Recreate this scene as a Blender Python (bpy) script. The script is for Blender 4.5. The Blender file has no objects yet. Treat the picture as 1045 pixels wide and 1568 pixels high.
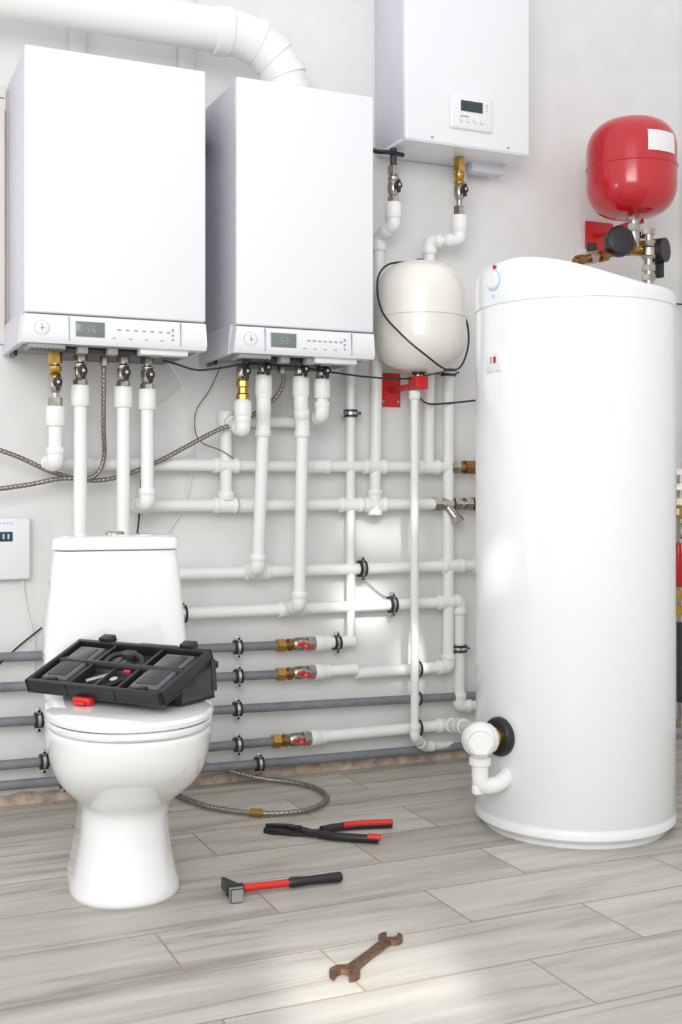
import bpy, bmesh, math, random
from mathutils import Vector, Matrix
random.seed(3)
R = math.radians
# ------------------------------------------------------------------ materials
def mat(name, col, rough=.5, metal=0, noise=0, nscale=8, bump=0, bscale=60, coat=0, spec=.5, detail=4):
    m = bpy.data.materials.new(name); m.use_nodes = True
    nt = m.node_tree; b = nt.nodes['Principled BSDF']
    b.inputs['Base Color'].default_value = (*col, 1)
    b.inputs['Roughness'].default_value = rough
    b.inputs['Metallic'].default_value = metal
    b.inputs['Coat Weight'].default_value = coat
    b.inputs['Coat Roughness'].default_value = .08
    b.inputs['Specular IOR Level'].default_value = spec
    tc = nt.nodes.new('ShaderNodeTexCoord')
    if noise:
        n = nt.nodes.new('ShaderNodeTexNoise'); n.inputs['Scale'].default_value = nscale; n.inputs['Detail'].default_value = detail
        r = nt.nodes.new('ShaderNodeValToRGB')
        r.color_ramp.elements[0].position = .3; r.color_ramp.elements[1].position = .7
        r.color_ramp.elements[0].color = (*[max(0, c*(1-noise)) for c in col], 1)
        r.color_ramp.elements[1].color = (*[min(1, c*(1+noise*.5)) for c in col], 1)
        nt.links.new(tc.outputs['Object'], n.inputs['Vector']); nt.links.new(n.outputs['Fac'], r.inputs['Fac'])
        nt.links.new(r.outputs['Color'], b.inputs['Base Color'])
    if bump:
        n2 = nt.nodes.new('ShaderNodeTexNoise'); n2.inputs['Scale'].default_value = bscale; n2.inputs['Detail'].default_value = 5
        bp = nt.nodes.new('ShaderNodeBump'); bp.inputs['Strength'].default_value = bump; bp.inputs['Distance'].default_value = .01
        nt.links.new(tc.outputs['Object'], n2.inputs['Vector']); nt.links.new(n2.outputs['Fac'], bp.inputs['Height'])
        nt.links.new(bp.outputs['Normal'], b.inputs['Normal'])
    return m
M = {}
M['enamel'] = mat('white_enamel', (.80, .805, .825), .22, coat=.3)
M['side'] = mat('casing_side_shaded', (.62, .62, .68), .35)  # boiler side shade mixed into the colour: lavender grey against the white door
M['tankw'] = mat('tank_white', (.80, .81, .82), .20, coat=.35)
M['ceramic'] = mat('ceramic', (.85, .85, .85), .08, coat=.8)
M['ppr'] = mat('white_ppr', (.84, .84, .82), .38)
M['pvc'] = mat('flue_pvc', (.82, .82, .80), .35)
M['grey'] = mat('grey_pipe', (.20, .21, .225), .38, noise=.2, nscale=20)
M['chrome'] = mat('chrome', (.50, .46, .40), .25, 1, noise=.3, nscale=40)
M['brass'] = mat('brass', (.60, .36, .09), .28, 1, noise=.2, nscale=40)
M['bronze'] = mat('bronze', (.36, .19, .08), .38, 1, noise=.3, nscale=40)
M['black'] = mat('black_plastic', (.014, .014, .016), .4)
M['dark'] = mat('dark_plastic', (.035, .038, .042), .33, noise=.2, nscale=30)
M['dgrey'] = mat('grey_plastic', (.10, .105, .11), .3)
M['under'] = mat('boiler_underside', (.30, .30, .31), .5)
M['steel'] = mat('zinc_steel', (.62, .62, .62), .3, 1)
M['red'] = mat('red_paint', (.50, .008, .016), .2, coat=.5)
M['redp'] = mat('red_plastic', (.62, .02, .02), .38)
M['cream'] = mat('cream_paint', (.83, .80, .73), .22, coat=.5)
M['label'] = mat('label_paper', (.82, .80, .80), .5, noise=.08, nscale=90)
M['lcd'] = mat('lcd_green', (.17, .20, .18), .2)
M['digit'] = mat('lcd_digit', (.42, .46, .43), .4)
M['lcdd'] = mat('lcd_dark', (.03, .05, .06), .15)
M['ink'] = mat('ink', (.30, .30, .33), .5)
M['blue'] = mat('blue_ring', (.40, .60, .75), .4)
M['braid'] = mat('braided_steel', (.34, .31, .28), .38, .8, noise=.5, nscale=220)
M['rust'] = mat('rusty_steel', (.17, .095, .055), .5, .5, noise=.5, nscale=60, bump=.3, bscale=150)
M['gun'] = mat('gunmetal', (.05, .045, .042), .35, .7, noise=.4, nscale=60)
M['cable'] = mat('cable_white', (.75, .74, .70), .5)
M['raw'] = mat('raw_plaster', (.60, .47, .38), .9, noise=.4, nscale=25, bump=.8, bscale=40)
M['panelc'] = mat('cream_panel', (.74, .73, .69), .5, noise=.05, nscale=6)

# ------------------------------------------------------------------ mesh builder
def fillet(pts, rad, n=6):
    pts = [Vector(p) for p in pts]
    if len(pts) < 3 or rad <= 0: return pts
    out = [pts[0]]
    for i in range(1, len(pts)-1):
        a, b, c = pts[i-1], pts[i], pts[i+1]
        u = (a-b); v = (c-b); r = min(rad, u.length*.48, v.length*.48)
        p0 = b+u.normalized()*r; p1 = b+v.normalized()*r
        for k in range(n+1):
            t = k/n
            out.append(p0*(1-t)**2+b*2*t*(1-t)+p1*t*t)
    out.append(pts[-1]); return out
def smooth(pts, n=10):
    P = [Vector(p) for p in pts]; P = [P[0]*2-P[1]]+P+[P[-1]*2-P[-2]]
    out = []
    for i in range(1, len(P)-2):
        p0, p1, p2, p3 = P[i-1:i+3]
        for k in range(n):
            t = k/n
            out.append(.5*((2*p1)+(p2-p0)*t+(2*p0-5*p1+4*p2-p3)*t*t+(3*p1-p0-3*p2+p3)*t**3))
    out.append(P[-2]); return out
def resample(pts, step):
    out = [pts[0].copy()]; acc = 0
    for i in range(1, len(pts)):
        a, b = pts[i-1], pts[i]; L = (b-a).length
        if L == 0: continue
        d = step-acc
        while d <= L:
            out.append(a.lerp(b, d/L)); d += step
        acc = L-(d-step)
    return out
class MB:
    def __init__(s): s.bm = bmesh.new(); s.mats = []; s.T = Matrix.Identity(4)
    def mi(s, m):
        m = M[m]
        if m not in s.mats: s.mats.append(m)
        return s.mats.index(m)
    def rings(s, rings, m, cap=True, closed=True):
        i = s.mi(m); R_ = [[s.bm.verts.new(s.T @ Vector(p)) for p in r] for r in rings]
        for a, b in zip(R_[:-1], R_[1:]):
            n = len(a)
            for k in range(n if closed else n-1):
                try:
                    f = s.bm.faces.new((a[k], a[(k+1) % n], b[(k+1) % n], b[k])); f.material_index = i
                except ValueError: pass
        if cap:
            for r, rev in ((R_[0], True), (R_[-1], False)):
                try:
                    f = s.bm.faces.new(r[::-1] if rev else r); f.material_index = i
                except ValueError: pass
        return s
    def tube(s, path, r, m, n=14, radii=None):
        path = [Vector(p) for p in path]
        t = (path[1]-path[0]).normalized()
        up = Vector((0, 0, 1)) if abs(t.z) < .9 else Vector((0, 1, 0))
        x = t.cross(up).normalized(); rr = []
        for i, p in enumerate(path):
            if i == 0: tn = path[1]-path[0]
            elif i == len(path)-1: tn = path[-1]-path[-2]
            else: tn = (path[i+1]-path[i]).normalized()+(path[i]-path[i-1]).normalized()
            tn.normalize(); x = (x-tn*x.dot(tn)).normalized(); y = tn.cross(x)
            q = radii[i] if radii else r
            rr.append([p+(x*math.cos(2*math.pi*k/n)+y*math.sin(2*math.pi*k/n))*q for k in range(n)])
        return s.rings(rr, m)
    def cyl(s, a, b, r, m, n=20): return s.tube([a, b], r, m, n)
    def hexn(s, a, b, r, m): return s.tube([a, b], r, m, 6)
    def lathe(s, prof, o, axis, m, n=36):
        o = Vector(o); q = Vector((0, 0, 1)).rotation_difference(Vector(axis).normalized())
        rr = []
        for r, h in prof:
            r = max(r, 1e-4)
            rr.append([o+q @ Vector((r*math.cos(2*math.pi*k/n), r*math.sin(2*math.pi*k/n), h)) for k in range(n)])
        return s.rings(rr, m)
    def box(s, lo, hi, m, bev=0, rot=None, seg=2):
        i = s.mi(m); lo = Vector(lo); hi = Vector(hi); c = (lo+hi)/2; d = (hi-lo)/2
        mt = rot if rot else Matrix.Identity(3)
        vs = [s.bm.verts.new(c+mt @ Vector((sx*d.x, sy*d.y, sz*d.z))) for sx in (-1, 1) for sy in (-1, 1) for sz in (-1, 1)]
        fs = []
        for q in ((0, 1, 3, 2), (4, 6, 7, 5), (0, 4, 5, 1), (2, 3, 7, 6), (0, 2, 6, 4), (1, 5, 7, 3)):
            f = s.bm.faces.new([vs[k] for k in q]); f.material_index = i; fs.append(f)
        if bev:
            es = list({e for f in fs for e in f.edges})
            r = bmesh.ops.bevel(s.bm, geom=es+vs, offset=bev, segments=seg, profile=.5, affect='EDGES')
            for f in r['faces']: f.material_index = i
            vs = list({v for f in r['faces'] for v in f.verts} | {v for v in vs if v.is_valid})
        for v in vs: v.co = s.T @ v.co
        return s
    def prism(s, outline, z0, z1, m):
        return s.rings([[(*p, z0) for p in outline], [(*p, z1) for p in outline]], m)
    def sphere(s, c, r, m, n=16):
        prof = [(r*math.sin(math.pi*k/10), -r*math.cos(math.pi*k/10)) for k in range(11)]
        return s.lathe(prof, c, (0, 0, 1), m, n)
    def done(s, name, parent=None, ang=38, keep=False):
        bmesh.ops.recalc_face_normals(s.bm, faces=s.bm.faces)
        me = bpy.data.meshes.new(name)
        if keep or not s.bm.verts: c = Vector((0, 0, 0))
        else:
            xs = [v.co for v in s.bm.verts]
            c = Vector([(min(v[i] for v in xs)+max(v[i] for v in xs))/2 for i in range(3)])
            bmesh.ops.translate(s.bm, verts=s.bm.verts, vec=-c)
        s.bm.to_mesh(me); s.bm.free()
        for m in s.mats: me.materials.append(m)
        me.polygons.foreach_set('use_smooth', [True]*len(me.polygons))
        me.set_sharp_from_angle(angle=R(ang))
        o = bpy.data.objects.new(name, me); bpy.context.collection.objects.link(o); o.location = c
        if parent: o.parent = parent
        return o
def empty(name, loc=(0, 0, 0), rotz=0):
    e = bpy.data.objects.new(name, None); bpy.context.collection.objects.link(e)
    e.location = loc; e.rotation_euler = (0, 0, rotz); e.empty_display_size = .1
    return e
def DE(bb, nm, e_):
    o = bb.done(nm); o.parent = e_; o.matrix_parent_inverse = Matrix.Translation(-e_.location)

# ------------------------------------------------------------------ room
def room_mat_wall(name, base, dark):
    m = bpy.data.materials.new(name); m.use_nodes = True; nt = m.node_tree; b = nt.nodes['Principled BSDF']
    b.inputs['Roughness'].default_value = .75
    tc = nt.nodes.new('ShaderNodeTexCoord')
    n = nt.nodes.new('ShaderNodeTexNoise'); n.inputs['Scale'].default_value = 1.6; n.inputs['Detail'].default_value = 6; n.inputs['Roughness'].default_value = .6
    n2 = nt.nodes.new('ShaderNodeTexNoise'); n2.inputs['Scale'].default_value = 9; n2.inputs['Detail'].default_value = 4
    mx = nt.nodes.new('ShaderNodeMix'); mx.data_type = 'FLOAT'; mx.inputs[0].default_value = .35
    r = nt.nodes.new('ShaderNodeValToRGB'); r.color_ramp.elements[0].position = .35; r.color_ramp.elements[1].position = .65
    r.color_ramp.elements[0].color = (*dark, 1); r.color_ramp.elements[1].color = (*base, 1)
    L = nt.links.new
    L(tc.outputs['Object'], n.inputs['Vector']); L(tc.outputs['Object'], n2.inputs['Vector'])
    L(n.outputs['Fac'], mx.inputs[2]); L(n2.outputs['Fac'], mx.inputs[3]); L(mx.outputs[0], r.inputs['Fac'])
    L(r.outputs['Color'], b.inputs['Base Color'])
    bp = nt.nodes.new('ShaderNodeBump'); bp.inputs['Strength'].default_value = .12; bp.inputs['Distance'].default_value = .01
    L(n2.outputs['Fac'], bp.inputs['Height']); L(bp.outputs['Normal'], b.inputs['Normal'])
    return m
M['wall'] = room_mat_wall('plaster_wall', (.79, .787, .777), (.71, .706, .692))
def floor_mat():
    m = bpy.data.materials.new('wood_look_tiles'); m.use_nodes = True; nt = m.node_tree; b = nt.nodes['Principled BSDF']
    L = nt.links.new; N = nt.nodes.new
    tc = N('ShaderNodeTexCoord'); mp = N('ShaderNodeMapping')
    mp.inputs['Location'].default_value = (.374, .06, 0)
    L(tc.outputs['Object'], mp.inputs['Vector'])
    br = N('ShaderNodeTexBrick'); br.inputs['Scale'].default_value = 1; br.inputs['Brick Width'].default_value = .688
    br.inputs['Row Height'].default_value = .236; br.inputs['Mortar Size'].default_value = .0028; br.inputs['Mortar Smooth'].default_value = .1
    br.offset = .439; br.offset_frequency = 2
    br.inputs['Color1'].default_value = (.0, .0, .0, 1); br.inputs['Color2'].default_value = (1, 1, 1, 1); br.inputs['Mortar'].default_value = (.5, .5, .5, 1)
    L(mp.outputs['Vector'], br.inputs['Vector'])
    st = N('ShaderNodeMapping'); st.inputs['Scale'].default_value = (1.5, 15, 1); L(mp.outputs['Vector'], st.inputs['Vector'])
    ad = N('ShaderNodeVectorMath'); ad.operation = 'MULTIPLY_ADD'; ad.inputs[1].default_value = (7, 13, 0)
    L(br.outputs['Color'], ad.inputs[0]); L(st.outputs['Vector'], ad.inputs[2])
    n = N('ShaderNodeTexNoise'); n.inputs['Scale'].default_value = 1; n.inputs['Detail'].default_value = 8; n.inputs['Roughness'].default_value = .64; n.inputs['Distortion'].default_value = .6
    L(ad.outputs[0], n.inputs['Vector'])
    r = N('ShaderNodeValToRGB'); e = r.color_ramp.elements
    e[0].position = .28; e[0].color = (.27, .243, .203, 1); e[1].position = .72; e[1].color = (.595, .57, .515, 1)
    k = r.color_ramp.elements.new(.48); k.color = (.47, .445, .395, 1)
    L(n.outputs['Fac'], r.inputs['Fac'])
    pv = N('ShaderNodeMix'); pv.data_type = 'RGBA'; pv.blend_type = 'MULTIPLY'; pv.inputs[0].default_value = 1
    pr = N('ShaderNodeValToRGB'); pr.color_ramp.elements[0].color = (.88, .88, .88, 1); pr.color_ramp.elements[1].color = (1.04, 1.04, 1.04, 1)
    L(br.outputs['Color'], pr.inputs['Fac']); L(r.outputs['Color'], pv.inputs[6]); L(pr.outputs['Color'], pv.inputs[7])
    mo = N('ShaderNodeMix'); mo.data_type = 'RGBA'; mo.inputs[7].default_value = (.30, .25, .19, 1)
    L(br.outputs['Fac'], mo.inputs[0]); L(pv.outputs[2], mo.inputs[6]); L(mo.outputs[2], b.inputs['Base Color'])
    b.inputs['Roughness'].default_value = .46
    bp = N('ShaderNodeBump'); bp.inputs['Strength'].default_value = .12; bp.inputs['Distance'].default_value = .004
    L(n.outputs['Fac'], bp.inputs['Height']); L(bp.outputs['Normal'], b.inputs['Normal'])
    return m
M['floor'] = floor_mat()
XL, XR, YF, H = -2.6, 3.242, -5.6, 3.4
b = MB(); b.box((XL, YF, -.1), (XR+.1, .1, 0), 'floor'); b.done('floor', keep=True)
b = MB(); b.box((XL, 0, 0), (XR+.1, .1, H), 'wall'); b.done('wall_back', keep=True)
b = MB(); b.box((XR, YF, 0), (XR+.1, 0, H), 'wall'); b.done('wall_right', keep=True)
b = MB()
pts = [XL+i*.05 for i in range(int((XR-XL)/.05)+1)]
r0 = [[(x, -.014, 0), (x, -.014, .018+.014*random.random()), (x, 0, .03+.01*random.random()), (x, 0, 0)] for x in pts]
b.rings(r0, 'raw'); b.done('baseboard_back', keep=True)

# ------------------------------------------------------------------ boilers
def small_text_row(b, x0, x1, z, y, n, m='ink', h=.004):
    for i in range(n):
        x = x0+(x1-x0)*i/(n-1)
        b.box((x-.005, y-.0012, z-h/2), (x+.005, y+.001, z+h/2), m)
def gas_boiler(x0, x1, zb, zt, knob, lcd, digits):
    e = empty('gas_boiler', ((x0+x1)/2, 0, zb))
    D = lambda bb, nm: DE(bb, nm, e)
    yf = -.36
    b = MB(); b.box((x0+.004, yf+.03, zb+.02), (x1-.004, -.004, zt-.003), 'side', .004); D(b, 'casing')
    b = MB(); b.box((x0, yf, zb+.098), (x1, yf+.032, zt), 'enamel', .006, seg=3); D(b, 'door')
    b = MB()
    z1, z2 = zb+.010, zb+.093
    def ring(z, el, er, yo, yb): return [(x0-el, yo, z), (x1+er, yo, z), (x1+er, yb, z), (x0-el, yb, z)]
    b.rings([ring(z1, .010, .002, yf+.004, yf+.06), ring(z1+.016, .010, .002, yf-.006, yf+.06), ring(z2-.004, .001, .0, yf-.001, yf+.06), ring(z2, .0, -.001, yf+.001, yf+.06)], 'enamel')
    for s, xx in ((-1, x0-.003), (1, x1-.003)):
        b.rings([[(xx-.006+(s < 0)*-.004, yf+.05, z1), (xx+.006, yf+.05, z1), (xx+.006, -.01, z1-.004), (xx-.006+(s < 0)*-.004, -.01, z1-.004)],
                 [(xx-.002, yf+.05, z2+.01), (xx+.006, yf+.05, z2+.01), (xx+.006, -.01, z2+.01), (xx-.002, -.01, z2+.01)]], 'side')
    D(b, 'control_strip')
    b = MB()
    ys = yf-.0045; zc = zb+.055
    b.box((lcd[0]-.002, ys-.002, zc-.023), (lcd[1]+.002, ys+.006, zc+.023), 'ink', .001)
    b.box((lcd[0], ys-.003, zc-.021), (lcd[1], ys+.006, zc+.021), 'lcd', .001)
    SEG = {'0': 'abcdef', '3': 'abgcd', '5': 'afgcd', '6': 'afgecd'}
    for i, dg in enumerate(digits):
        cx = lcd[0]+(lcd[1]-lcd[0])*(.42+.2*i); w, hh = .0045, .009
        P = {'a': (-w, hh, w, hh), 'g': (-w, 0, w, 0), 'd': (-w, -hh, w, -hh), 'f': (-w, 0, -w, hh), 'e': (-w, -hh, -w, 0), 'b': (w, 0, w, hh), 'c': (w, -hh, w, 0)}
        for sg in SEG[dg]:
            q = P[sg]; b.box((cx+q[0]-.0008, ys-.004, zc+q[1]-.0008), (cx+q[2]+.0008, ys-.002, zc+q[3]+.0008), 'digit')
    b.lathe([(.0215, 0), (.0215, .003)], (knob, ys+.002, zc-.002), (0, -1, 0), 'ink')
    b.lathe([(.0205, 0), (.0205, .0035), (.019, .0045)], (knob, ys+.002, zc-.002), (0, -1, 0), 'enamel')
    b.lathe([(.014, 0), (.014, .005)], (knob, ys+.001, zc-.002), (0, -1, 0), 'label')
    b.box((knob-.0015, ys-.0045, zc-.012), (knob+.001, ys-.002, zc+.011), 'ink'); b.box((knob-.002, ys-.0045, zc-.004), (knob+.007, ys-.002, zc-.001), 'ink')
    small_text_row(b, lcd[1]+.045, x1-.12, zc+.004, ys-.001, 7, h=.003)
    small_text_row(b, lcd[1]+.03, x1-.14, zc-.022, ys-.002, 4, h=.002)
    for z in (zc+.012, zc-.004, zc-.018): b.lathe([(.0035, 0), (.0035, .003), (0, .003)], (x1-.107, ys+.001, z), (0, -1, 0), 'ink', 10)
    b.box((x1-.083, ys-.003, zb+.02), (x1-.0815, ys+.004, zb+.09), 'ink')
    b.box((lcd[0]-.022, ys-.003, zb+.02), (lcd[0]-.0207, ys+.004, zb+.09), 'ink')
    D(b, 'controls')
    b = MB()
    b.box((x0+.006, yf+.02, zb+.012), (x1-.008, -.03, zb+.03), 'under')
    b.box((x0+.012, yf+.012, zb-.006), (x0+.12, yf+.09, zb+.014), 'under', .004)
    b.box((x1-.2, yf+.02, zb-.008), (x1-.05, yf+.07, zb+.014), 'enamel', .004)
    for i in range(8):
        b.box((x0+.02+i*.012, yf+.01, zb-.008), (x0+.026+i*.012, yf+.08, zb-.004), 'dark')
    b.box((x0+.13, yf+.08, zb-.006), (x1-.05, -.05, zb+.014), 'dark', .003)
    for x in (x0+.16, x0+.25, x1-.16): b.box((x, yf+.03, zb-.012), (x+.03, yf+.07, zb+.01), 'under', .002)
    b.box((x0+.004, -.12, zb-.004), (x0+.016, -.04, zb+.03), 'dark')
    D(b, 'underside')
    return e
gas_boiler(.5525, 1.0985, 1.418, 2.290, .600, (.700, .782), '56')
gas_boiler(1.1986, 1.673, 1.418, 2.290, 1.243, (1.312, 1.395), '53')
b = MB(); b.box((1.11, -.05, 2.13), (1.19, -.002, 2.185), 'dark', .003); b.box((1.115, -.09, 2.17), (1.185, -.002, 2.178), 'dark', .002); b.done('mounting_bracket')

def electric_boiler():
    e = empty('electric_boiler', (2.09, 0, 2.2))
    D = lambda bb, nm: DE(bb, nm, e)
    b = MB(); b.box((1.85, -.225, 2.21), (2.347, -.002, 3.05), 'side', .006); D(b, 'casing')
    b = MB(); b.box((1.847, -.25, 2.205), (2.352, -.22, 3.05), 'enamel', .008, seg=3)
    b.box((1.85, -.246, 2.203), (2.349, -.02, 2.216), 'enamel', .003); D(b, 'front_cover')
    b = MB(); y = -.25
    b.box((2.018, y-.012, 2.262), (2.19, y+.01, 2.388), 'enamel', .008, seg=3)
    b.box((2.026, y-.0125, 2.27), (2.182, y-.010, 2.38), 'label', .001)
    b.box((2.058, y-.015, 2.325), (2.146, y-.010, 2.362), 'lcdd', .001)
    for i in range(4): b.lathe([(.007, 0), (.007, .003), (.0, .003)], (2.062+i*.027, y-.011, 2.293), (0, -1, 0), 'ink', 12); b.lathe([(.006, 0), (.006, .004), (.0, .004)], (2.062+i*.027, y-.011, 2.293), (0, -1, 0), 'enamel', 12)
    for i in range(3): b.box((2.162, y-.014, 2.335+i*.01), (2.166, y-.011, 2.338+i*.01), 'ink')
    b.box((2.055, y-.0135, 2.305), (2.09, y-.012, 2.309), 'ink')
    for x in (1.95, 2.26): b.lathe([(.004, 0), (.004, .004), (.0, .004)], (x, -.249, 2.222), (0, -1, 0), 'ink', 10)
    D(b, 'control_panel')
    b = MB(); b.box((2.2, -.10, 2.17), (2.34, -.05, 2.206), 'side', .003); b.box((2.18, -.06, 2.14), (2.2, -.002, 2.206), 'side', .002); D(b, 'cable_entry')
electric_boiler()

# ------------------------------------------------------------------ flue
b = MB(); y = -.2; zc = 2.487; rr = .070
b.tube([(-2.55, y, zc), (1.20, y, zc)], rr, 'pvc', 32)
b.lathe([(rr, 0), (rr+.008, .004), (rr+.008, .05), (rr+.003, .055), (rr+.003, .09), (rr+.0, .09)], (1.175, y, zc), (1, 0, 0), 'pvc', 32)
arc = [(1.20+.18*math.sin(t), y, zc-.18+.18*math.cos(t)) for t in [R(a) for a in (0, 22, 45, 67, 90)]]
arc = [(1.23, y, zc)]+[(p[0]+.05, p[1], p[2]) for p in arc]+[(1.43, y, 2.292)]
b.tube(arc, rr+.004, 'pvc', 32)
for i in (2, 3, 4, 5):
    a = Vector(arc[i]); d = (Vector(arc[i+1])-Vector(arc[i-1])).normalized()
    b.lathe([(rr+.004, -.014), (rr+.009, -.012), (rr+.009, .012), (rr+.004, .014)], a, d, 'pvc', 32)
b.cyl((1.43, y, 2.34), (1.43, y, 2.292), rr+.01, 'pvc', 32)
b.done('flue_pipe')
for x in (.775, 1.14):
    b = MB(); b.box((x-.027, -.022, 2.295 if x < 1 else 2.1), (x+.027, -.001, 2.9), 'panelc', .004); b.done('cable_duct')

# ------------------------------------------------------------------ pipes
def sleeve(b, p, d, L=.035, r=.028, m='ppr'):
    p = Vector(p); d = Vector(d).normalized()
    b.lathe([(.018, -L/2), (r-.002, -L/2), (r, -L/2+.003), (r, L/2-.003), (r-.002, L/2), (.018, L/2)], p, d, m, 20)
def ppr(b, path, r=.0205):
    P = [Vector(p) for p in path]
    b.tube(fillet(P, .022, 5), r, 'ppr', 16)
    for i in range(1, len(P)-1):
        el = []
        for q in (P[i-1], P[i+1]):
            d = q-P[i]; L = d.length; d.normalize()
            if L > .06: sleeve(b, P[i]+d*.036, d, .022, r*1.3); el.append(P[i]+d*.03)
            else: el.append(P[i]+d*L*.5)
        b.tube(fillet([el[0], P[i], el[1]], .03, 6), r*1.2, 'ppr', 16)
def tee(b, p, main, br=None, r=.0205):
    p = Vector(p); main = Vector(main).normalized()
    b.cyl(p-main*.04, p+main*.04, r*1.22, 'ppr')
    for s in (-1, 1): sleeve(b, p+main*s*.036, main, .018, r*1.34)
    if br: br = Vector(br).normalized(); b.cyl(p, p+br*.045, r*1.33, 'ppr')
def clip(b, p, axis, r, wall=True):
    p = Vector(p); a = Vector(axis).normalized(); s = a.cross(Vector((0, 1, 0))).normalized()
    b.lathe([(r*.98, -.011), (r+.006, -.011), (r+.006, .011), (r*.98, .011)], p, a, 'black', 20)
    b.lathe([(r+.006, -.009), (r+.008, -.009), (r+.008, .009), (r+.006, .009)], p, a, 'steel', 20)
    b.lathe([(r+.0065, -.0125), (r+.0095, -.0125), (r+.0095, -.005), (r+.0065, -.005)], p, a, 'black', 20)
    b.lathe([(r+.0065, .005), (r+.0095, .005), (r+.0095, .0125), (r+.0065, .0125)], p, a, 'black', 20)
    for k in (-1, 1):
        c = p+s*k*(r+.014)
        b.box(c-Vector((.009, .004, .009)), c+Vector((.009, .004, .009)), 'steel', .001)
        b.cyl(c-Vector((0, .014, 0)), c+Vector((0, .012, 0)), .004, 'steel', 8)
        b.hexn(c-Vector((0, .014, 0)), c-Vector((0, .008, 0)), .007, 'steel')
    b.cyl(p+Vector((0, r, 0)), Vector((p.x, -.001, p.z)), .005, 'steel', 8)
def boiler_valve(b, x, y, zt, zb, kind='chrome', knob=True):
    """vertical isolating valve between zt (boiler) and zb (plastic coupling)"""
    L = zt-zb; up = (0, 0, 1)
    b.cyl((x, y, zb-.01), (x, y, zt+.004), .011, 'chrome')
    top = 'brass' if kind == 'brass' else 'chrome'
    b.hexn((x, y, zt), (x, y, zt-.22*L), .0215, top)
    b.lathe([(.013, 0), (.019, .004), (.019, .01), (.014, .02), (.02, .03), (.02, .04), (.013, .045)], (x, y, zt-.22*L-.05), up, top, 18)
    zc = zb+.42*L
    b.lathe([(.012, -.03), (.017, -.024), (.021, -.01), (.021, .01), (.017, .024), (.012, .03)], (x, y, zc), up, 'chrome', 18)
    b.hexn((x, y, zb+.16*L), (x, y, zb), .022, 'chrome')
    if knob:
        b.cyl((x, y-.015, zc), (x, y-.034, zc), .008, 'chrome', 12)
        b.lathe([(.006, 0), (.014, 0), (.015, .004), (.014, .010), (.006, .011), (0, .011)], (x, y-.032, zc), (0, -1, 0), 'black', 18)
        b.box((x-.006, y-.048, zc-.026), (x+.006, y-.034, zc+.020), 'black', .004)
        b.lathe([(.005, 0), (.005, .002)], (x, y-.047, zc), (0, -1, 0), 'steel', 10)

DW = lambda bb, nm='white_water_pipe': bb.done('white_water_pipe')
W = -.06
b = MB(); z = 1.083
boiler_valve(b, .669, -.2, 1.424, 1.255, 'brass')
ppr(b, [(.669, -.2, 1.25), (.669, -.2, z), (.669, W, z), (2.13, W, z)])
for x in (.79, .935): sleeve(b, (x, W, z), (1, 0, 0), .05)
for x in (1.264, 1.60, 1.822, 2.039): tee(b, (x, W, z), (1, 0, 0))
sleeve(b, (.669, -.2, 1.225), (0, 0, 1), .06, .0285)
b.hexn((2.13, W, z), (2.165, W, z), .026, 'chrome'); b.cyl((2.165, W, z), (2.19, W, z), .02, 'bronze'); b.hexn((2.19, W, z), (2.24, W, z), .028, 'bronze'); b.cyl((2.24, W, z), (2.5, W, z), .018, 'bronze')
DW(b)
b = MB(); z = .948
boiler_valve(b, .956, -.2, 1.418, 1.318)
ppr(b, [(.956, -.2, 1.315), (.956, -.2, z+.01), (.956, W, z), (2.06, W, z)])
for x in (1.264, 1.34, 1.822, 1.727): tee(b, (x, W, z), (1, 0, 0))
sleeve(b, (.956, -.2, 1.285), (0, 0, 1), .065, .0285)
b.hexn((2.06, W, z), (2.09, W, z), .027, 'chrome'); b.lathe([(.016, 0), (.024, .01), (.024, .05), (.016, .06)], (2.085, W, z), (1, 0, 0), 'chrome'); b.cyl((2.11, W, z), (2.145, -.09, z-.06), .018, 'chrome'); b.hexn((2.14, -.085, z-.05), (2.15, -.095, z-.068), .022, 'chrome')
b.hexn((2.145, W, z), (2.17, W, z), .026, 'chrome'); b.cyl((2.17, W, z), (2.19, W, z), .017, 'chrome'); b.hexn((2.19, W, z), (2.22, W, z), .026, 'chrome'); b.hexn((2.225, W, z), (2.255, W, z), .028, 'brass'); b.cyl((2.25, W, z), (2.5, W, z), .018, 'bronze')
DW(b)
b = MB(); z = .72
ppr(b, [(1.0, W, z), (2.45, W, z)])
tee(b, (1.375, W, z), (1, 0, 0)); tee(b, (2.14, W, z), (1, 0, 0)); sleeve(b, (2.24, W, z), (1, 0, 0), .03, .032)
clip(b, (1.770, W, .72), (1, 0, 0), .0205); DW(b)
b = MB(); z = .588
ppr(b, [(.9, W, z), (2.168, W, z), (2.168, W, .205), (2.35, W, .19)])
tee(b, (1.50, W, z), (1, 0, 0)); tee(b, (2.122, W, z), (1, 0, 0))
clip(b, (1.111, W, .588), (1, 0, 0), .0205); clip(b, (1.891, W, .588), (1, 0, 0), .0205); clip(b, (2.168, W, .415), (0, 0, 1), .0205); DW(b)
for x in (.745, .879):
    b = MB(); boiler_valve(b, x, -.2, 1.418, 1.325); ppr(b, [(x, -.2, 1.322), (x, -.2, .66), (x, W, .62)]); sleeve(b, (x, -.2, 1.29), (0, 0, 1), .065, .0285); DW(b)
b = MB(); boiler_valve(b, 1.275, -.2, 1.418, 1.36); b.lathe([(.014, 0), (.023, .003), (.023, .018), (.018, .022), (.018, .04), (.023, .044), (.023, .062), (.014, .065)], (1.275, -.2, 1.293), (0, 0, 1), 'brass', 8)
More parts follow.
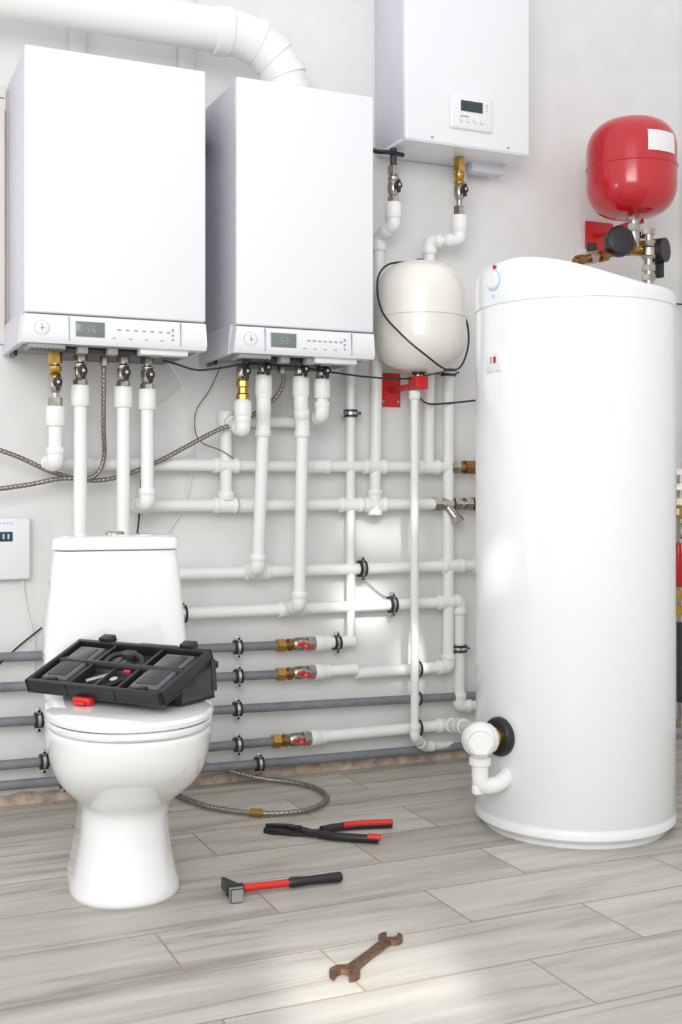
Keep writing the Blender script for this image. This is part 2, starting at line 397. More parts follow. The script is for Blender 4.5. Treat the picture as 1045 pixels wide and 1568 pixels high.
ppr(b, [(1.275, -.2, 1.295), (1.275, -.2, 1.195), (1.275, W, 1.235), (1.58, W, 1.235)]); sleeve(b, (1.275, -.2, 1.265), (0, 0, 1), .05, .0285); DW(b)
b = MB(); boiler_valve(b, 1.347, -.2, 1.43, 1.378); ppr(b, [(1.347, -.2, 1.375), (1.347, -.2, 1.275), (1.358, -.17, 1.225), (1.352, -.13, .737), (1.352, W, .72)])
sleeve(b, (1.347, -.2, 1.345), (0, 0, 1), .065, .0285); DW(b)
b = MB(); boiler_valve(b, 1.480, -.2, 1.43, 1.378); ppr(b, [(1.480, -.2, 1.375), (1.480, -.2, 1.285), (1.494, -.18, 1.225), (1.494, -.15, .61), (1.494, W, .588)])
sleeve(b, (1.480, -.2, 1.345), (0, 0, 1), .065, .0285); DW(b)
b = MB(); boiler_valve(b, 1.557, -.2, 1.43, 1.373); ppr(b, [(1.557, -.2, 1.37), (1.557, -.2, 1.25), (1.557, W, 1.235)])
sleeve(b, (1.557, -.2, 1.34), (0, 0, 1), .065, .0285); DW(b)
b = MB(); boiler_valve(b, 1.861, -.13, 2.14, 2.012); b.cyl((1.861, -.13, 2.12), (1.861, -.13, 2.203), .012, 'dark')
ppr(b, [(1.861, -.13, 2.01), (1.861, -.13, 1.935), (1.838, W, 1.90), (1.822, W, .948)])
sleeve(b, (1.861, -.13, 1.985), (0, 0, 1), .055, .029); tee(b, (1.822, W, .955), (0, 0, 1)); DW(b)
b = MB(); boiler_valve(b, 2.128, -.13, 2.198, 1.992, 'brass'); ppr(b, [(2.128, -.13, 1.99), (2.128, -.13, 1.905), (2.045, W, 1.905), (2.039, W, 1.083)])
sleeve(b, (2.128, -.13, 1.965), (0, 0, 1), .055, .029); DW(b)
b = MB(); ppr(b, [(2.122, W, 1.60), (2.122, W, .35), (1.75, W, .35)]); clip(b, (2.122, W, 1.43), (0, 0, 1), .0205); clip(b, (1.99, W, .35), (1, 0, 0), .0205); DW(b)
b = MB(); ppr(b, [(1.727, W, 1.60), (1.727, W, .457)], .016); clip(b, (1.727, W, 1.27), (0, 0, 1), .016); DW(b)
b = MB(); ppr(b, [(1.264, W, 1.26), (1.264, W, .948)]); sleeve(b, (1.264, W, .98), (0, 0, 1), .03); sleeve(b, (1.264, W, 1.24), (0, 0, 1), .05); DW(b)
b = MB(); ppr(b, [(1.906, -.205, 1.345), (1.925, -.17, .13), (2.0, -.1, .075), (2.14, -.05, .06)], .0145)
sleeve(b, (1.906, -.205, 1.33), (0, 0, 1), .03, .02); DW(b)
b = MB(); ppr(b, [(1.62, W, .137), (2.12, W, .137), (2.10, -.2, .16), (1.86, -.80, .27), (1.76, -.92, .29)], .021); clip(b, (1.99, W, .137), (1, 0, 0), .021); DW(b)

# grey pipes
def red_valve(b, x, z):
    y = W
    b.cyl((x-.01, y, z), (x+.14, y, z), .012, 'bronze')
    b.hexn((x, y, z), (x+.028, y, z), .024, 'brass'); b.cyl((x+.028, y, z), (x+.045, y, z), .018, 'bronze'); b.hexn((x+.04, y, z), (x+.055, y, z), .023, 'bronze')
    b.lathe([(.016, 0), (.022, .008), (.024, .03), (.022, .052), (.016, .06)], (x+.058, y, z), (1, 0, 0), 'chrome', 18)
    b.hexn((x+.112, y, z), (x+.14, y, z), .026, 'chrome')
    b.cyl((x+.088, y-.02, z), (x+.088, y-.038, z), .008, 'chrome')
    b.box((x+.060, y-.047, z+.000), (x+.09, y-.038, z+.012), 'redp', .004); b.box((x+.086, y-.047, z-.012), (x+.116, y-.038, z+.0), 'redp', .004)
    b.lathe([(.010, 0), (.010, .012), (0, .012)], (x+.088, y-.038, z), (0, -1, 0), 'redp', 14)
    b.lathe([(.005, 0), (.005, .002)], (x+.088, y-.05, z), (0, -1, 0), 'steel', 10)
def grey(zl, zr, xr, clips, valve=None, end=None, r=.0155):
    b = MB(); x0 = XL+.02; f = lambda x: zl+(zr-zl)*(x-.526)/(2.2-.526)
    b.tube([(x0, W, f(x0)), (xr, W, f(xr))], r, 'grey', 16)
    for x in clips: clip(b, (x, W, f(x)), (1, 0, 0), r)
    if valve:
        red_valve(b, xr-.005, f(xr)); xe = xr+.135
        b.lathe([(.016, 0), (.029, 0), (.029, .03), (.026, .034), (.026, .055), (.016, .055)], (xe, W, f(xr)), (1, 0, 0), 'ppr')
        b.tube([(xe+.04, W, f(xr)), (end, W, f(xr))], .0205, 'ppr')
    b.done('grey_heating_pipe')
grey(.478, .455, 1.452, [1.306, 1.673], True, 1.74)
grey(.385, .350, 1.452, [1.308], True, 1.75)
grey(.276, .237, 2.6, [.643, 1.304, 1.99])
grey(.142, .132, 1.436, [.659, 1.306], True, 1.62)
grey(.078, .052, 2.6, [.722, 1.383])

# ------------------------------------------------------------------ braided hoses
def hose(pts, r=.008, m='braid'):
    P = resample(smooth(pts, 14), .0035)
    b = MB(); b.tube(P, r, m, 10, radii=[r*(1 if (i//2) % 2 else .86) for i in range(len(P))])
    return b
b = hose([(.818, -.2, 1.40), (.818, -.2, 1.35), (.826, -.16, 1.2), (.836, -.12, 1.10), (.80, -.12, 1.04), (.70, -.11, 1.035), (.60, -.1, 1.015), (.45, -.1, .995), (.2, -.08, .97)])
b.hexn((.818, -.2, 1.411), (.818, -.2, 1.385), .014, 'chrome'); b.done('braided_hose')
b = hose([(1.41, -.2, 1.40), (1.425, -.18, 1.36), (1.40, -.15, 1.30), (1.31, -.12, 1.235), (1.215, -.1, 1.195), (1.11, -.1, 1.14), (1.015, -.1, 1.09), (.9, -.1, 1.045), (.8, -.1, 1.03), (.68, -.1, 1.055), (.52, -.1, 1.121), (.2, -.1, 1.2)])
b.hexn((1.41, -.2, 1.411), (1.41, -.2, 1.385), .014, 'chrome'); b.done('braided_hose')
b = hose([(1.13, -.045, .10), (1.25, -.06, .06), (1.38, -.08, .02), (1.48, -.16, .012), (1.515, -.28, .012), (1.485, -.40, .012), (1.38, -.485, .012), (1.24, -.46, .012), (1.13, -.34, .012), (1.08, -.2, .012), (1.07, -.12, .012)], .0085)
b.hexn((1.245, -.462, .013), (1.215, -.44, .013), .013, 'brass'); b.hexn((1.075, -.13, .013), (1.07, -.10, .013), .012, 'brass')
b.done('braided_hose')

# ------------------------------------------------------------------ cables
def cable(pts, r=.0035, m='black', name='electric_cable'):
    b = MB(); b.tube(smooth(pts, 8), r, m, 8); b.done(name)
cable([(1.0, -.22, 1.408), (1.04, -.22, 1.40), (1.11, -.22, 1.383), (1.18, -.23, 1.39), (1.27, -.25, 1.405), (1.405, -.25, 1.405), (1.5, -.24, 1.40), (1.565, -.23, 1.395), (1.71, -.22, 1.385), (1.86, -.2, 1.385), (1.95, -.2, 1.40), (2.05, -.1, 1.42), (2.14, -.05, 1.43)], .003)
cable([(1.90, -.21, 1.795), (1.80, -.21, 1.775), (1.745, -.24, 1.71), (1.738, -.29, 1.60), (1.775, -.37, 1.51), (1.85, -.395, 1.445), (1.94, -.37, 1.405), (2.03, -.31, 1.425), (2.09, -.26, 1.51), (2.105, -.22, 1.60), (2.085, -.18, 1.66), (2.06, -.1, 1.69), (2.06, -.02, 1.70)])
cable([(1.91, -.2, 1.34), (2.0, -.12, 1.31), (2.1, -.09, 1.315), (2.3, -.03, 1.34)])
cable([(1.03, -.2, 1.40), (1.10, -.1, 1.34), (1.15, -.03, 1.2), (1.16, -.02, 1.1), (1.13, -.02, .95), (1.05, -.02, .82), (1.0, -.02, .7)], .0025, 'cable')
cable([(1.25, -.05, 1.42), (1.22, -.02, 1.34), (1.17, -.02, 1.26), (1.18, -.02, 1.17), (1.24, -.09, 1.13), (1.28, -.09, 1.105)], .0015)
cable([(.99, -.1, 1.38), (.985, -.03, 1.1), (.975, -.02, .9), (.96, -.02, .8)], .003)
cable([(1.12, -.03, 1.36), (1.06, -.01, 1.30), (1.0, -.01, 1.27)], .0015, 'cable')
cable([(1.74, -.02, 2.29), (1.79, -.1, 2.20), (1.84, -.14, 2.185), (1.90, -.13, 2.185)], .008)
cable([(.6, -.02, .712), (.615, -.01, .62), (.64, -.01, .5), (.63, -.01, .35)], .003, 'cable')
cable([(.40, -.09, .30), (.5, -.09, .44), (.58, -.03, .50), (.66, -.02, .56)], .003)
cable([(3.24, -.02, 1.76), (3.0, -.03, 1.755), (2.8, -.03, 1.76)], .003)
cable([(1.78, -.03, .70), (1.86, -.02, .63), (1.93, -.02, .60)], .003, 'cable')

# ------------------------------------------------------------------ access panel & thermostat
b = MB(); b.box((.30, -.012, 1.46), (.55, -.001, 2.27), 'panelc', .002); b.box((.30, -.0135, 2.235), (.545, -.012, 2.238), 'bronze'); b.box((.546, -.014, 1.5), (.549, -.012, 2.2), 'bronze'); b.done('access_panel')
b = MB(); b.box((.36, -.04, .717), (.621, -.001, .912), 'enamel', .006, seg=3); b.box((.49, -.042, .838), (.566, -.039, .868), 'lcdd', .001)
for i, x in enumerate((.52, .535, .55)): b.box((x, -.043, .845), (x+.006, -.0415, .861), 'blue')
for i in range(6): b.box((.50+i*.012, -.0415, .893), (.506+i*.012, -.0395, .898), 'blue')
b.done('thermostat_controller')

# ------------------------------------------------------------------ cream expansion vessel
def vessel_profile(r, h, straight=.35, ex=.66):
    out = []; hh = h/2; s = straight*hh; cap = hh-s
    for k in range(0, 15):
        t = math.pi/2*k/14; out.append((r*math.sin(t)**ex, -s-cap*math.cos(t)**.95))
    out += [(r, -.006), (r+.003, -.004), (r+.003, .004), (r, .006)]
    for k in range(0, 15):
        t = math.pi/2*(1-k/14); out.append((r*math.sin(t)**ex, s+cap*math.cos(t)**.95))
    return out
e = empty('expansion_vessel', (1.921, -.22, 1.6))
b = MB(); b.lathe(vessel_profile(.158, .385, .34), (1.921, -.22, 1.6), (0, 0, 1), 'cream', 64); b.lathe([(.014, 0), (.014, .012), (.0, .014)], (1.921, -.22, 1.79), (0, 0, 1), 'black'); DE(b, 'shell', e)
b = MB(); b.box((1.866, -.008, 1.302), (1.952, -.001, 1.424), 'redp', .002); b.box((1.90, -.2, 1.355), (1.94, -.004, 1.372), 'redp', .002); b.box((1.893, -.24, 1.35), (1.942, -.18, 1.395), 'redp', .004)
for x, z in ((1.88, 1.32), (1.94, 1.32), (1.88, 1.405)): b.lathe([(.006, 0), (.006, .004), (0, .004)], (x, -.008, z), (0, -1, 0), 'chrome', 8)
DE(b, 'bracket_plate', e)
b = MB(); b.cyl((1.915, -.215, 1.36), (1.915, -.215, 1.43), .016, 'chrome'); b.hexn((1.912, -.212, 1.345), (1.912, -.212, 1.36), .022, 'chrome'); b.lathe([(.02, 0), (.024, .004), (.024, .012), (.02, .016)], (1.916, -.216, 1.40), (0, 0, 1), 'black'); DE(b, 'connector', e)

# ------------------------------------------------------------------ red expansion tank with pump group
c = Vector((2.765, -.3, 2.19)); e = empty('red_expansion_tank', c)
b = MB(); b.lathe(vessel_profile(.165, .366, .34), c, (0, 0, 1), 'red', 64)
b.lathe([(.02, 0), (.02, .01), (.008, .012), (.008, .018), (0, .018)], c+Vector((0, 0, .18)), (0, 0, 1), 'red')
DE(b, 'shell', e)
b = MB()
lab = []
for k2 in range(7):
    hz = .025+k2*.0125; s = .34*.183; cap = .183-s
    if hz <= s: q = .165
    else: t = math.acos(min(1, ((hz-s)/cap)**(1/.95))); q = .165*math.sin(t)**.66
    lab.append([c+Vector(((q+.0022)*math.cos(a), (q+.0022)*math.sin(a), hz)) for a in [R(252+k*5.0) for k in range(10)]])
b.rings(lab, 'label', cap=False, closed=False); DE(b, 'label', e)
b = MB()
b.box((2.77, -.014, 1.95), (2.90, -.004, 2.06), 'redp', .003); b.box((2.80, -.28, 2.0), (2.84, -.01, 2.012), 'redp', .002)
DE(b, 'bracket_plate', e)
b = MB(); x, y = 2.775, -.3
b.hexn((x, y, 2.0), (x, y, 2.03), .028, 'chrome'); b.cyl((x, y, 1.94), (x, y, 2.02), .02, 'chrome'); b.hexn((x, y, 1.955), (x, y, 1.985), .027, 'chrome')
b.lathe([(.02, -.035), (.028, -.03), (.024, 0), (.028, .03), (.02, .035)], (x, y, 1.925), (0, 0, 1), 'chrome')
b.cyl((x-.005, y, 1.92), (x+.06, y-.01, 1.935), .018, 'chrome')
xx, yy = 2.82, -.33
b.cyl((xx, yy, 1.2), (xx, yy, 1.96), .018, 'chrome')
for z in (1.945, 1.90, 1.855, 1.81, 1.775): b.hexn((xx, yy, z), (xx, yy, z+.022), .026, 'chrome')
b.lathe([(.024, -.02), (.03, -.014), (.03, .014), (.024, .02)], (xx, yy, 1.88), (0, 0, 1), 'chrome')
b.lathe([(.0, 0), (.05, 0), (.056, .008), (.056, .03), (.048, .045), (.03, .05), (0, .05)], (2.70, -.30, 1.91), (-.3, -1, .05), 'black')
b.lathe([(.0, 0), (.045, 0), (.045, .04), (0, .04)], (2.86, -.32, 1.89), (.5, -1, 0), 'black')
b.cyl((2.72, -.30, 1.90), (2.80, -.30, 1.895), .026, 'brass'); b.hexn((2.745, -.30, 1.90), (2.765, -.30, 1.90), .034, 'bronze')
b.tube([(2.51, -.3, 1.825), (2.56, -.3, 1.84), (2.66, -.3, 1.865), (2.72, -.3, 1.89)], .015, 'bronze')
b.hexn((2.52, -.3, 1.83), (2.545, -.3, 1.836), .022, 'bronze'); b.hexn((2.57, -.3, 1.843), (2.60, -.3, 1.852), .027, 'chrome'); b.hexn((2.62, -.3, 1.855), (2.65, -.3, 1.862), .025, 'bronze')
b.box((2.565, -.315, 1.865), (2.60, -.295, 1.90), 'black', .004); b.box((2.86, -.34, 1.79), (2.885, -.31, 1.85), 'black', .004)
b.box((2.64, -.33, 1.88), (2.67, -.3, 1.93), 'dark', .004)
DE(b, 'pump_group', e)

# ------------------------------------------------------------------ water heater tank
TC = Vector((2.085, -.894, 0)); TR = .295
e = empty('hot_water_storage_tank', TC)
b = MB()
b.lathe([(.0, .0), (.268, .0), (.268, .02), (.292, .024), (.297, .030), (.297, .048), (TR-.001, .052), (TR-.001, .06), (TR, .062), (TR, 1.530), (TR-.002, 1.533), (TR-.002, 1.536)], TC, (0, 0, 1), 'tankw', 96)
DE(b, 'body', e)
b = MB(); n = 96; ur = Vector((.912, -.41))
def ztop(px_, py_):
    u = px_*ur.x+py_*ur.y
    t = min(1, max(0, (u+.20)/.36)); t = t*t*(3-2*t)*.5+t*.5
    return 1.668-.083*t
lid = []
for rr_, w in ((TR+.001, 0), (TR+.001, .4), (TR+.001, .6), (TR-.002, .76), (TR-.009, .88), (TR-.02, .96), (TR-.035, .99), (TR-.06, 1.0), (.15, 1.0), (.05, 1.0), (.001, 1.0)):
    ring = []
    for k in range(n):
        a = 2*math.pi*k/n; x, y_ = math.cos(a)*rr_, math.sin(a)*rr_
        zz = 1.536+(ztop(math.cos(a)*min(rr_, TR), math.sin(a)*min(rr_, TR))-1.536)*w
        ring.append(TC+Vector((x, y_, zz)))
    lid.append(ring)
b.rings(lid, 'tankw'); DE(b, 'lid', e)
b = MB()
def on_tank(deg, z, off=0): return TC+Vector(((TR+off)*math.cos(R(deg)), (TR+off)*math.sin(R(deg)), z))
def nrm(deg): return Vector((math.cos(R(deg)), math.sin(R(deg)), 0))
kd = 184
b.lathe([(.030, -.004), (.030, .003)], on_tank(kd, 1.605), nrm(kd), 'blue')
b.lathe([(.028, -.004), (.028, .004), (.022, .010), (.0, .010)], on_tank(kd, 1.605), nrm(kd), 'enamel')
b.lathe([(.006, -.002), (.006, .004), (.0, .005)], on_tank(kd, 1.644, -.003), nrm(kd), 'redp')
b.lathe([(.004, -.002), (.004, .004), (.0, .005)], on_tank(kd, 1.560), nrm(kd), 'blue')
Rz = Matrix.Rotation(R(kd), 3, 'Z')
p = on_tank(kd, 1.37, .0)
b.box(p-Vector((.003, .033, .028)), p+Vector((.003, .033, .028)), 'label', .001, rot=Rz)
p2 = on_tank(kd, 1.375, .004)
b.box(p2-Vector((.001, .015, .009)), p2+Vector((.001, -.004, .009)), 'redp', rot=Rz)
b.box(p2-Vector((.001, -.006, .009)), p2+Vector((.001, .012, .009)), 'ink', rot=Rz)
DE(b, 'controls', e)
b = MB(); fd = 190; p = on_tank(fd, .293, -.01); d = nrm(fd)
b.lathe([(.052, 0), (.056, .01), (.056, .022), (.05, .03), (.035, .03)], p, d, 'black'); b.lathe([(.03, .02), (.034, .03), (.03, .045), (.02, .05)], p, d, 'brass')
b.lathe([(.025, .04), (.04, .05), (.045, .06), (.045, .11), (.038, .125), (.03, .13)], p, d, 'ppr', 12)
q = p+d*.088
b.sphere(q, .05, 'ppr', 20); b.cyl(q, q+Vector((-.03, -.055, 0)), .034, 'ppr'); b.hexn(q+Vector((-.028, -.052, 0)), q+Vector((-.036, -.066, 0)), .03, 'ppr')
b.tube(fillet([q, q+Vector((0, 0, -.075)), q+Vector((.0, -.0, -.135)), q+Vector((.06, -.01, -.13)), q+Vector((.10, -.0, -.10))], .04), .024, 'ppr')
b.lathe([(.024, -.012), (.031, -.01), (.031, .01), (.024, .012)], q+Vector((0, 0, -.06)), (0, 0, 1), 'ppr')
b.box(q+Vector((-.024, -.012, -.155)), q+Vector((.03, .012, -.125)), 'ppr', .008)
DE(b, 'drain_valve', e)

# ------------------------------------------------------------------ manifold at right wall
b = MB(); x, y = 3.170, -.10
b.cyl((x, y, .05), (x, y, 1.08), .016, 'chrome')
for z in (1.06, 1.0, .94, .90): b.hexn((x, y, z), (x, y, z+.025), .026, 'chrome')
b.box((x-.02, y-.02, .885), (x+.02, y+.02, .935), 'brass', .004)
b.lathe([(0, 0), (.034, 0), (.036, .01), (.036, .025), (.03, .025), (.03, .02), (0, .02)], (x, y-.02, .835), (-.2, -1, 0), 'chrome'); b.lathe([(0, 0), (.029, 0), (.029, .022), (0, .022)], (x, y-.02, .835), (-.2, -1, 0), 'label')
b.lathe([(.02, -.09), (.038, -.085), (.042, -.05), (.042, .05), (.038, .085), (.02, .09)], (x, y, .70), (0, 0, 1), 'red')
for z in (.56, .50): b.hexn((x, y, z), (x, y, z+.04), .028, 'brass')
b.cyl((x, y, .15), (x, y, .47), .020, 'dark')
b.tube([(x, y, .06), (x, -.002, .06)], .016, 'chrome')
b.done('pump_manifold')

# ------------------------------------------------------------------ toilet
T = empty('toilet', (.742, -.669, 0), R(-7.5))
def egg(z, a, yf, yb, yc=-.33, n=64, pb=3.2, pf=2.15):
    out = []
    for k in range(n):
        t = 2*math.pi*k/n; cx, sy = math.cos(t), math.sin(t)
        p_ = pf if sy < 0 else pb
        ex = abs(cx)**(2/p_)*(1 if cx >= 0 else -1); ey = abs(sy)**(2/p_)*(1 if sy >= 0 else -1)
        out.append((a*ex, yc+(ey*(yc-yf) if sy < 0 else ey*(yb-yc)), z))
    return out
def interp(levels, n=5):
    out = []
    for i in range(len(levels)-1):
        p0 = levels[max(0, i-1)]; p1 = levels[i]; p2 = levels[i+1]; p3 = levels[min(len(levels)-1, i+2)]
        for k in range(n):
            t = k/n; out.append([.5*(2*b_+(c_-a_)*t+(2*a_-5*b_+4*c_-d_)*t*t+(3*b_-a_-3*c_+d_)*t**3) for a_, b_, c_, d_ in zip(p0, p1, p2, p3)])
    out.append(levels[-1]); return out
b = MB()
lv = [(0, .134, -.40, .10, -.24), (.012, .136, -.404, .10, -.24), (.05, .126, -.394, .10, -.24), (.12, .113, -.378, .095, -.24), (.19, .108, -.372, .088, -.24), (.225, .112, -.385, .082, -.26), (.255, .134, -.43, .078, -.29), (.29, .162, -.488, .072, -.32), (.33, .182, -.54, .07, -.33), (.37, .192, -.57, .07, -.33), (.41, .196, -.585, .07, -.33), (.428, .196, -.587, .07, -.33), (.435, .190, -.58, .065, -.33)]
b.rings([egg(z, a, f_, k_, c_) for z, a, f_, k_, c_ in interp(lv, 4)], 'ceramic')
b.done('bowl', T, keep=True)
b = MB()
b.rings([egg(z, a, f_, -.125, -.33, pb=2.6) for z, a, f_ in ((.436, .188, -.58), (.438, .197, -.592), (.443, .2, -.596), (.452, .2, -.596), (.455, .198, -.592))], 'ceramic'); b.done('seat', T, keep=True)
b = MB()
b.rings([egg(z, a, f_, -.12, -.33, pb=2.6) for z, a, f_ in ((.457, .197, -.592), (.460, .202, -.598), (.470, .203, -.60), (.478, .199, -.594), (.483, .185, -.575), (.486, .14, -.50), (.487, .05, -.38))], 'ceramic')
for sx in (-.08, .08): b.cyl((sx-.02, -.115, .455), (sx+.02, -.115, .455), .014, 'ceramic')
b.done('lid', T, keep=True)
def rrect(z, a, y0, y1, p=6, n=64):
    out = []; yc = (y0+y1)/2; h = (y1-y0)/2
    for k in range(n):
        t = 2*math.pi*k/n; c_, s_ = math.cos(t), math.sin(t)
        out.append((a*abs(c_)**(2/p)*(1 if c_ > 0 else -1), yc+h*abs(s_)**(2/p)*(1 if s_ > 0 else -1), z))
    return out
b = MB()
cl = [(.425, .17, -.06, .10), (.44, .185, -.075, .10), (.50, .192, -.088, .10), (.60, .187, -.09, .10), (.72, .176, -.088, .10), (.80, .168, -.084, .10), (.838, .163, -.082, .10)]
b.rings([rrect(z, a, y0, y1) for z, a, y0, y1 in interp(cl, 4)], 'ceramic'); b.done('cistern', T, keep=True)
b = MB()
b.rings([rrect(z, a, y0, y1) for z, a, y0, y1 in ((.840, .161, -.084, .10), (.843, .168, -.091, .104), (.862, .168, -.091, .104), (.872, .164, -.087, .10), (.878, .153, -.076, .09), (.880, .11, -.04, .05))], 'ceramic')
b.lathe([(.026, 0), (.026, .006), (.022, .008), (.021, .005), (0, .006)], (0, 0, .879), (0, 0, 1), 'chrome'); b.done('cistern_lid', T, keep=True)

# ------------------------------------------------------------------ toolbox
TB = empty('toolbox', (.4785, -.865, .4875), R(-54)); TBW = .425
b = MB()
bw0, bw1, y0, y1, zt = .03, TBW-.02, .09, .225, .085
t = .006
b.box((bw0, y0, .0), (bw1, y1, t), 'black')
for lo, hi in (((bw0, y0, 0), (bw0+t, y1, zt)), ((bw1-t, y0, 0), (bw1, y1, zt)), ((bw0, y0, 0), (bw1, y0+t, zt)), ((bw0, y1-t, 0), (bw1, y1, zt))): b.box(lo, hi, 'dark', .002)
for lo, hi in (((bw0-.008, y1-.012, zt-.012), (bw1+.008, y1+.006, zt+.006)), ((bw0-.008, y0-.004, zt-.012), (bw1+.008, y0+.012, zt+.004)), ((bw0-.008, y0, zt-.012), (bw0+.01, y1, zt+.004)), ((bw1-.01, y0, zt-.012), (bw1+.008, y1, zt+.004))): b.box(lo, hi, 'black', .003)
for x in (.12, .2, .28): b.box((x, y0, .01), (x+.004, y1, zt-.01), 'dark')
b.done('body', TB, keep=True)
b = MB(); b.T = Matrix.Translation((0, 0, .012)) @ Matrix.Rotation(R(22), 4, 'X')
LD = .215; h = .036
b.box((0, 0, 0), (TBW, LD, .010), 'dark', .003)
for lo, hi in (((0, 0, 0), (TBW, .014, h)), ((0, LD-.014, 0), (TBW, LD, h)), ((0, 0, 0), (.014, LD, h)), ((TBW-.014, 0, 0), (TBW, LD, h))): b.box(lo, hi, 'black', .004)
for x in (.135, .285): b.box((x-.004, 0, 0), (x+.004, LD, h-.003), 'black', .001)
for x0, x1 in ((.03, .112), (.308, .395)):
    b.box((x0-.008, .02, .008), (x1+.008, LD-.02, h-.010), 'black', .003)
    b.box((x0, .028, .01), (x1, LD-.03, h-.003), 'dgrey', .006, seg=3)
    b.box((x0+.012, .04, h-.004), (x1-.012, LD-.042, h-.001), 'dark', .0012)
    b.box(((x0+x1)/2-.014, .016, h-.012), ((x0+x1)/2+.014, .03, h), 'black', .003)
b.box((.139, .105, .008), (.281, .110, h-.006), 'dark'); b.box((.205, .014, .008), (.210, .105, h-.008), 'dark')
for cx in (.165, .20): b.box((cx-.016, .12, .008), (cx+.014, LD-.02, .018), 'dgrey', .003)
b.tube(smooth([(.148, .125, .020), (.165, .150, .032), (.21, .162, .036), (.255, .150, .032), (.272, .125, .020)], 6), .007, 'black', 10)
b.box((.19, .148, .022), (.23, .172, .042), 'dark', .006)
b.tube([(.155, .05, .018), (.195, .085, .018)], .005, 'chrome', 8); b.tube([(.222, .03, .018), (.265, .09, .018)], .006, 'gun', 8); b.cyl((.236, .06, .014), (.236, .06, .026), .010, 'steel', 14)
b.box((.24, .09, h-.014), (.262, .10, h-.006), 'redp', .003)
for x in (.07, .33): b.box((x, LD-.006, h-.01), (x+.04, LD+.02, h+.008), 'black', .003)
b.T = Matrix.Identity(4)
b.done('organiser_lid', TB, keep=True)
b = MB()
b.box((.16, -.016, .0), (.215, .004, .018), 'redp', .004); b.box((.17, -.026, .001), (.205, -.010, .010), 'redp', .003)
b.done('latch', TB, keep=True)
b = MB()
b.tube(fillet([(.07, .235, .085), (.07, .25, .108), (.35, .25, .108), (.35, .235, .085)], .02), .006, 'black', 10)
b.box((.15, .242, .10), (.27, .258, .116), 'dark', .004)
b.tube([(TBW+.0, .19, .10), (TBW+.02, .17, .03)], .006, 'black', 8)
b.done('handle', TB, keep=True)

# ------------------------------------------------------------------ floor tools
b = MB()
def strip(b, pts, widths, z0, z1, m):
    P = [Vector((*p, 0)) for p in pts]; L_ = []; R_ = []
    for i, p in enumerate(P):
        d = (P[min(i+1, len(P)-1)]-P[max(0, i-1)]).normalized(); nn = Vector((-d.y, d.x, 0))*widths[i]/2
        L_.append((p+nn)[:2]); R_.append((p-nn)[:2])
    rings = []
    for l, r in zip(L_, R_): rings.append([(l[0], l[1], z0), (r[0], r[1], z0), (r[0], r[1], z1), (l[0], l[1], z1)])
    b.rings(rings, m)
strip(b, [(1.195, -.615), (1.215, -.635), (1.24, -.65), (1.27, -.675), (1.31, -.70), (1.35, -.70)], [.012, .026, .03, .032, .028, .018], .001, .015, 'gun')
strip(b, [(1.205, -.600), (1.235, -.615), (1.265, -.64), (1.28, -.68), (1.30, -.715), (1.33, -.745)], [.01, .018, .022, .034, .026, .016], .010, .021, 'gun')
b.cyl((1.275, -.675, .003), (1.275, -.675, .026), .012, 'gun')
b.tube(smooth([(1.34, -.70, .013), (1.39, -.692, .013), (1.46, -.70, .013), (1.555, -.727, .013)]), .012, 'black', 12)
b.tube(smooth([(1.41, -.700, .020), (1.46, -.705, .020), (1.555, -.731, .020)]), .009, 'redp', 12)
b.tube(smooth([(1.315, -.735, .014), (1.35, -.775, .014), (1.40, -.815, .014), (1.45, -.85, .014)]), .012, 'black', 12)
b.tube(smooth([(1.425, -.834, .019), (1.44, -.845, .019), (1.455, -.855, .019)]), .010, 'redp', 12)
b.done('adjustable_pliers')
b = MB()
hd = Vector((.935, -1.085, .018)); ax = (Vector((1.222, -1.105, .016))-hd).normalized()
b.tube([hd, hd+ax*.15], .0095, 'redp', 12)
b.tube([hd+ax*.145, hd+ax*.155, hd+ax*.2, hd+ax*.25, hd+ax*.283, hd+ax*.288], .012, 'black', 12, radii=[.010, .0135, .0115, .0125, .0135, .009])
b.tube([hd+ax*(-.012), hd+ax*.028], .013, 'black', 12)
side = Vector((-ax.y, ax.x, 0))
def sq(c_, w, hz): return [c_+ax*(-w)+Vector((0, 0, -hz)), c_+ax*w+Vector((0, 0, -hz)), c_+ax*w+Vector((0, 0, hz)), c_+ax*(-w)+Vector((0, 0, hz))]
b.rings([sq(hd-side*.052, .015, .0155), sq(hd-side*.03, .016, .016), sq(hd-side*.027, .013, .013), sq(hd-side*.014, .012, .012), sq(hd, .015, .014), sq(hd+side*.018, .012, .012), sq(hd+side*.055-ax*.01, .003, .014)], 'gun')
b.rings([sq(hd-side*.0525, .0145, .015), sq(hd-side*.036, .0165, .0165)], 'steel')
b.done('hammer')
b = MB(); a0 = Vector((.992, -1.632)); a1 = Vector((1.162, -1.502)); ax2 = (a1-a0); LW = ax2.length; ax2.normalize(); ang0 = math.atan2(ax2.y, ax2.x)
def jaw(cx, cy, r, open_ang, z0, z1):
    out = []; half = R(36)
    for k in range(25):
        a = open_ang+half+(2*math.pi-2*half)*k/24; out.append((cx+r*math.cos(a), cy+r*math.sin(a)))
    slot = r*math.sin(half)*.82; o = Vector((math.cos(open_ang), math.sin(open_ang))); nn = Vector((-o.y, o.x)); cc = Vector((cx, cy))
    for u_, v_ in ((r*.85, -1), (.1*r, -1), (-.22*r, -.6), (-.22*r, .6), (.1*r, 1), (r*.85, 1)):
        p_ = cc+o*u_+nn*v_*slot; out.append((p_.x, p_.y))
    b.prism(out, z0, z1, 'rust')
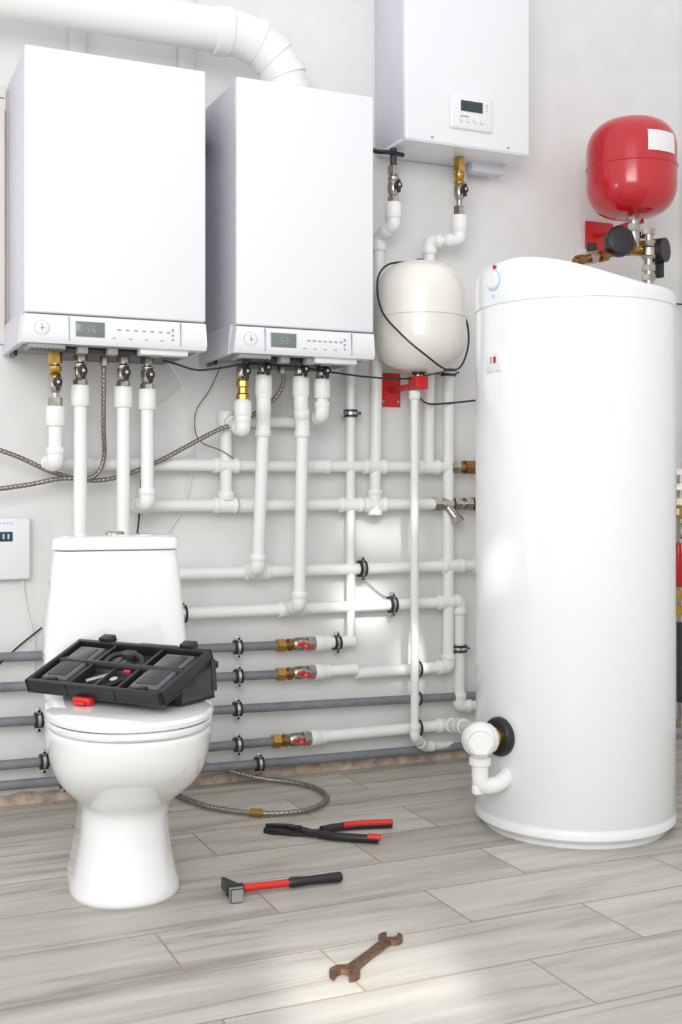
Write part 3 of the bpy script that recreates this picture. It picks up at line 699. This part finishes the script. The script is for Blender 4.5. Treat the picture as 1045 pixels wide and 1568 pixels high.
jaw(a0.x, a0.y, .032, ang0+math.pi+R(15), .001, .014); jaw(a1.x, a1.y, .027, ang0+R(15), .001, .013)
strip(b, [a0+ax2*.022, a0+ax2*.04, a0+ax2*.10, a0+ax2*(LW-.035), a0+ax2*(LW-.018)], [.034, .024, .020, .021, .028], .002, .012, 'rust')
b.done('open_ended_wrench')

# ------------------------------------------------------------------ lights
def area(name, loc, tgt, sx, sy, e, col=(1, 1, 1), spread=180):
    l = bpy.data.lights.new(name, 'AREA'); l.shape = 'RECTANGLE'; l.size = sx; l.size_y = sy; l.energy = e; l.color = col; l.spread = R(spread)
    o = bpy.data.objects.new(name, l); bpy.context.collection.objects.link(o); o.location = loc
    o.rotation_euler = (Vector(tgt)-Vector(loc)).to_track_quat('-Z', 'Y').to_euler(); return o
area('window_key_light', (-1.0, -5.0, 2.5), (1.4, 0, 1.0), 2.6, 2.0, 118, (1, .995, .98))
area('window_side_light', (-2.3, -1.5, 1.12), (2.0, -.9, 1.05), .22, .7, 8, (.98, .99, 1))
def beam(tgt, sx, sy, e, spread=3):
    d = Vector((.3, 1, -.45)).normalized(); area('sun_beam', Vector(tgt)-d*3.2, tgt, sx, sy, e, (1, .985, .95), spread)
beam((1.80, 0, .58), .19, .15, .10)
beam((2.02, 0, .36), .12, .12, .06)
beam((1.86, 0, .84), .26, .04, .04)
beam((1.03, -1.70, 0), .38, .16, .42)
w = bpy.data.worlds.new('world'); bpy.context.scene.world = w; w.use_nodes = True
bg = w.node_tree.nodes['Background']; bg.inputs[0].default_value = (.95, .97, 1, 1); bg.inputs[1].default_value = 1.02

# ------------------------------------------------------------------ camera
cd = bpy.data.cameras.new('camera'); cam = bpy.data.objects.new('camera', cd); bpy.context.collection.objects.link(cam)
cam.location = (0, -3.82, 1.0); cam.rotation_euler = (R(90), 0, R(-24.2))
cd.sensor_fit = 'HORIZONTAL'; cd.sensor_width = 36; cd.lens = 61.73; cd.shift_y = -.0325; cd.clip_start = .05
bpy.context.scene.camera = cam
bpy.context.scene.view_settings.view_transform = 'Standard'
bpy.context.scene.view_settings.look = 'None'
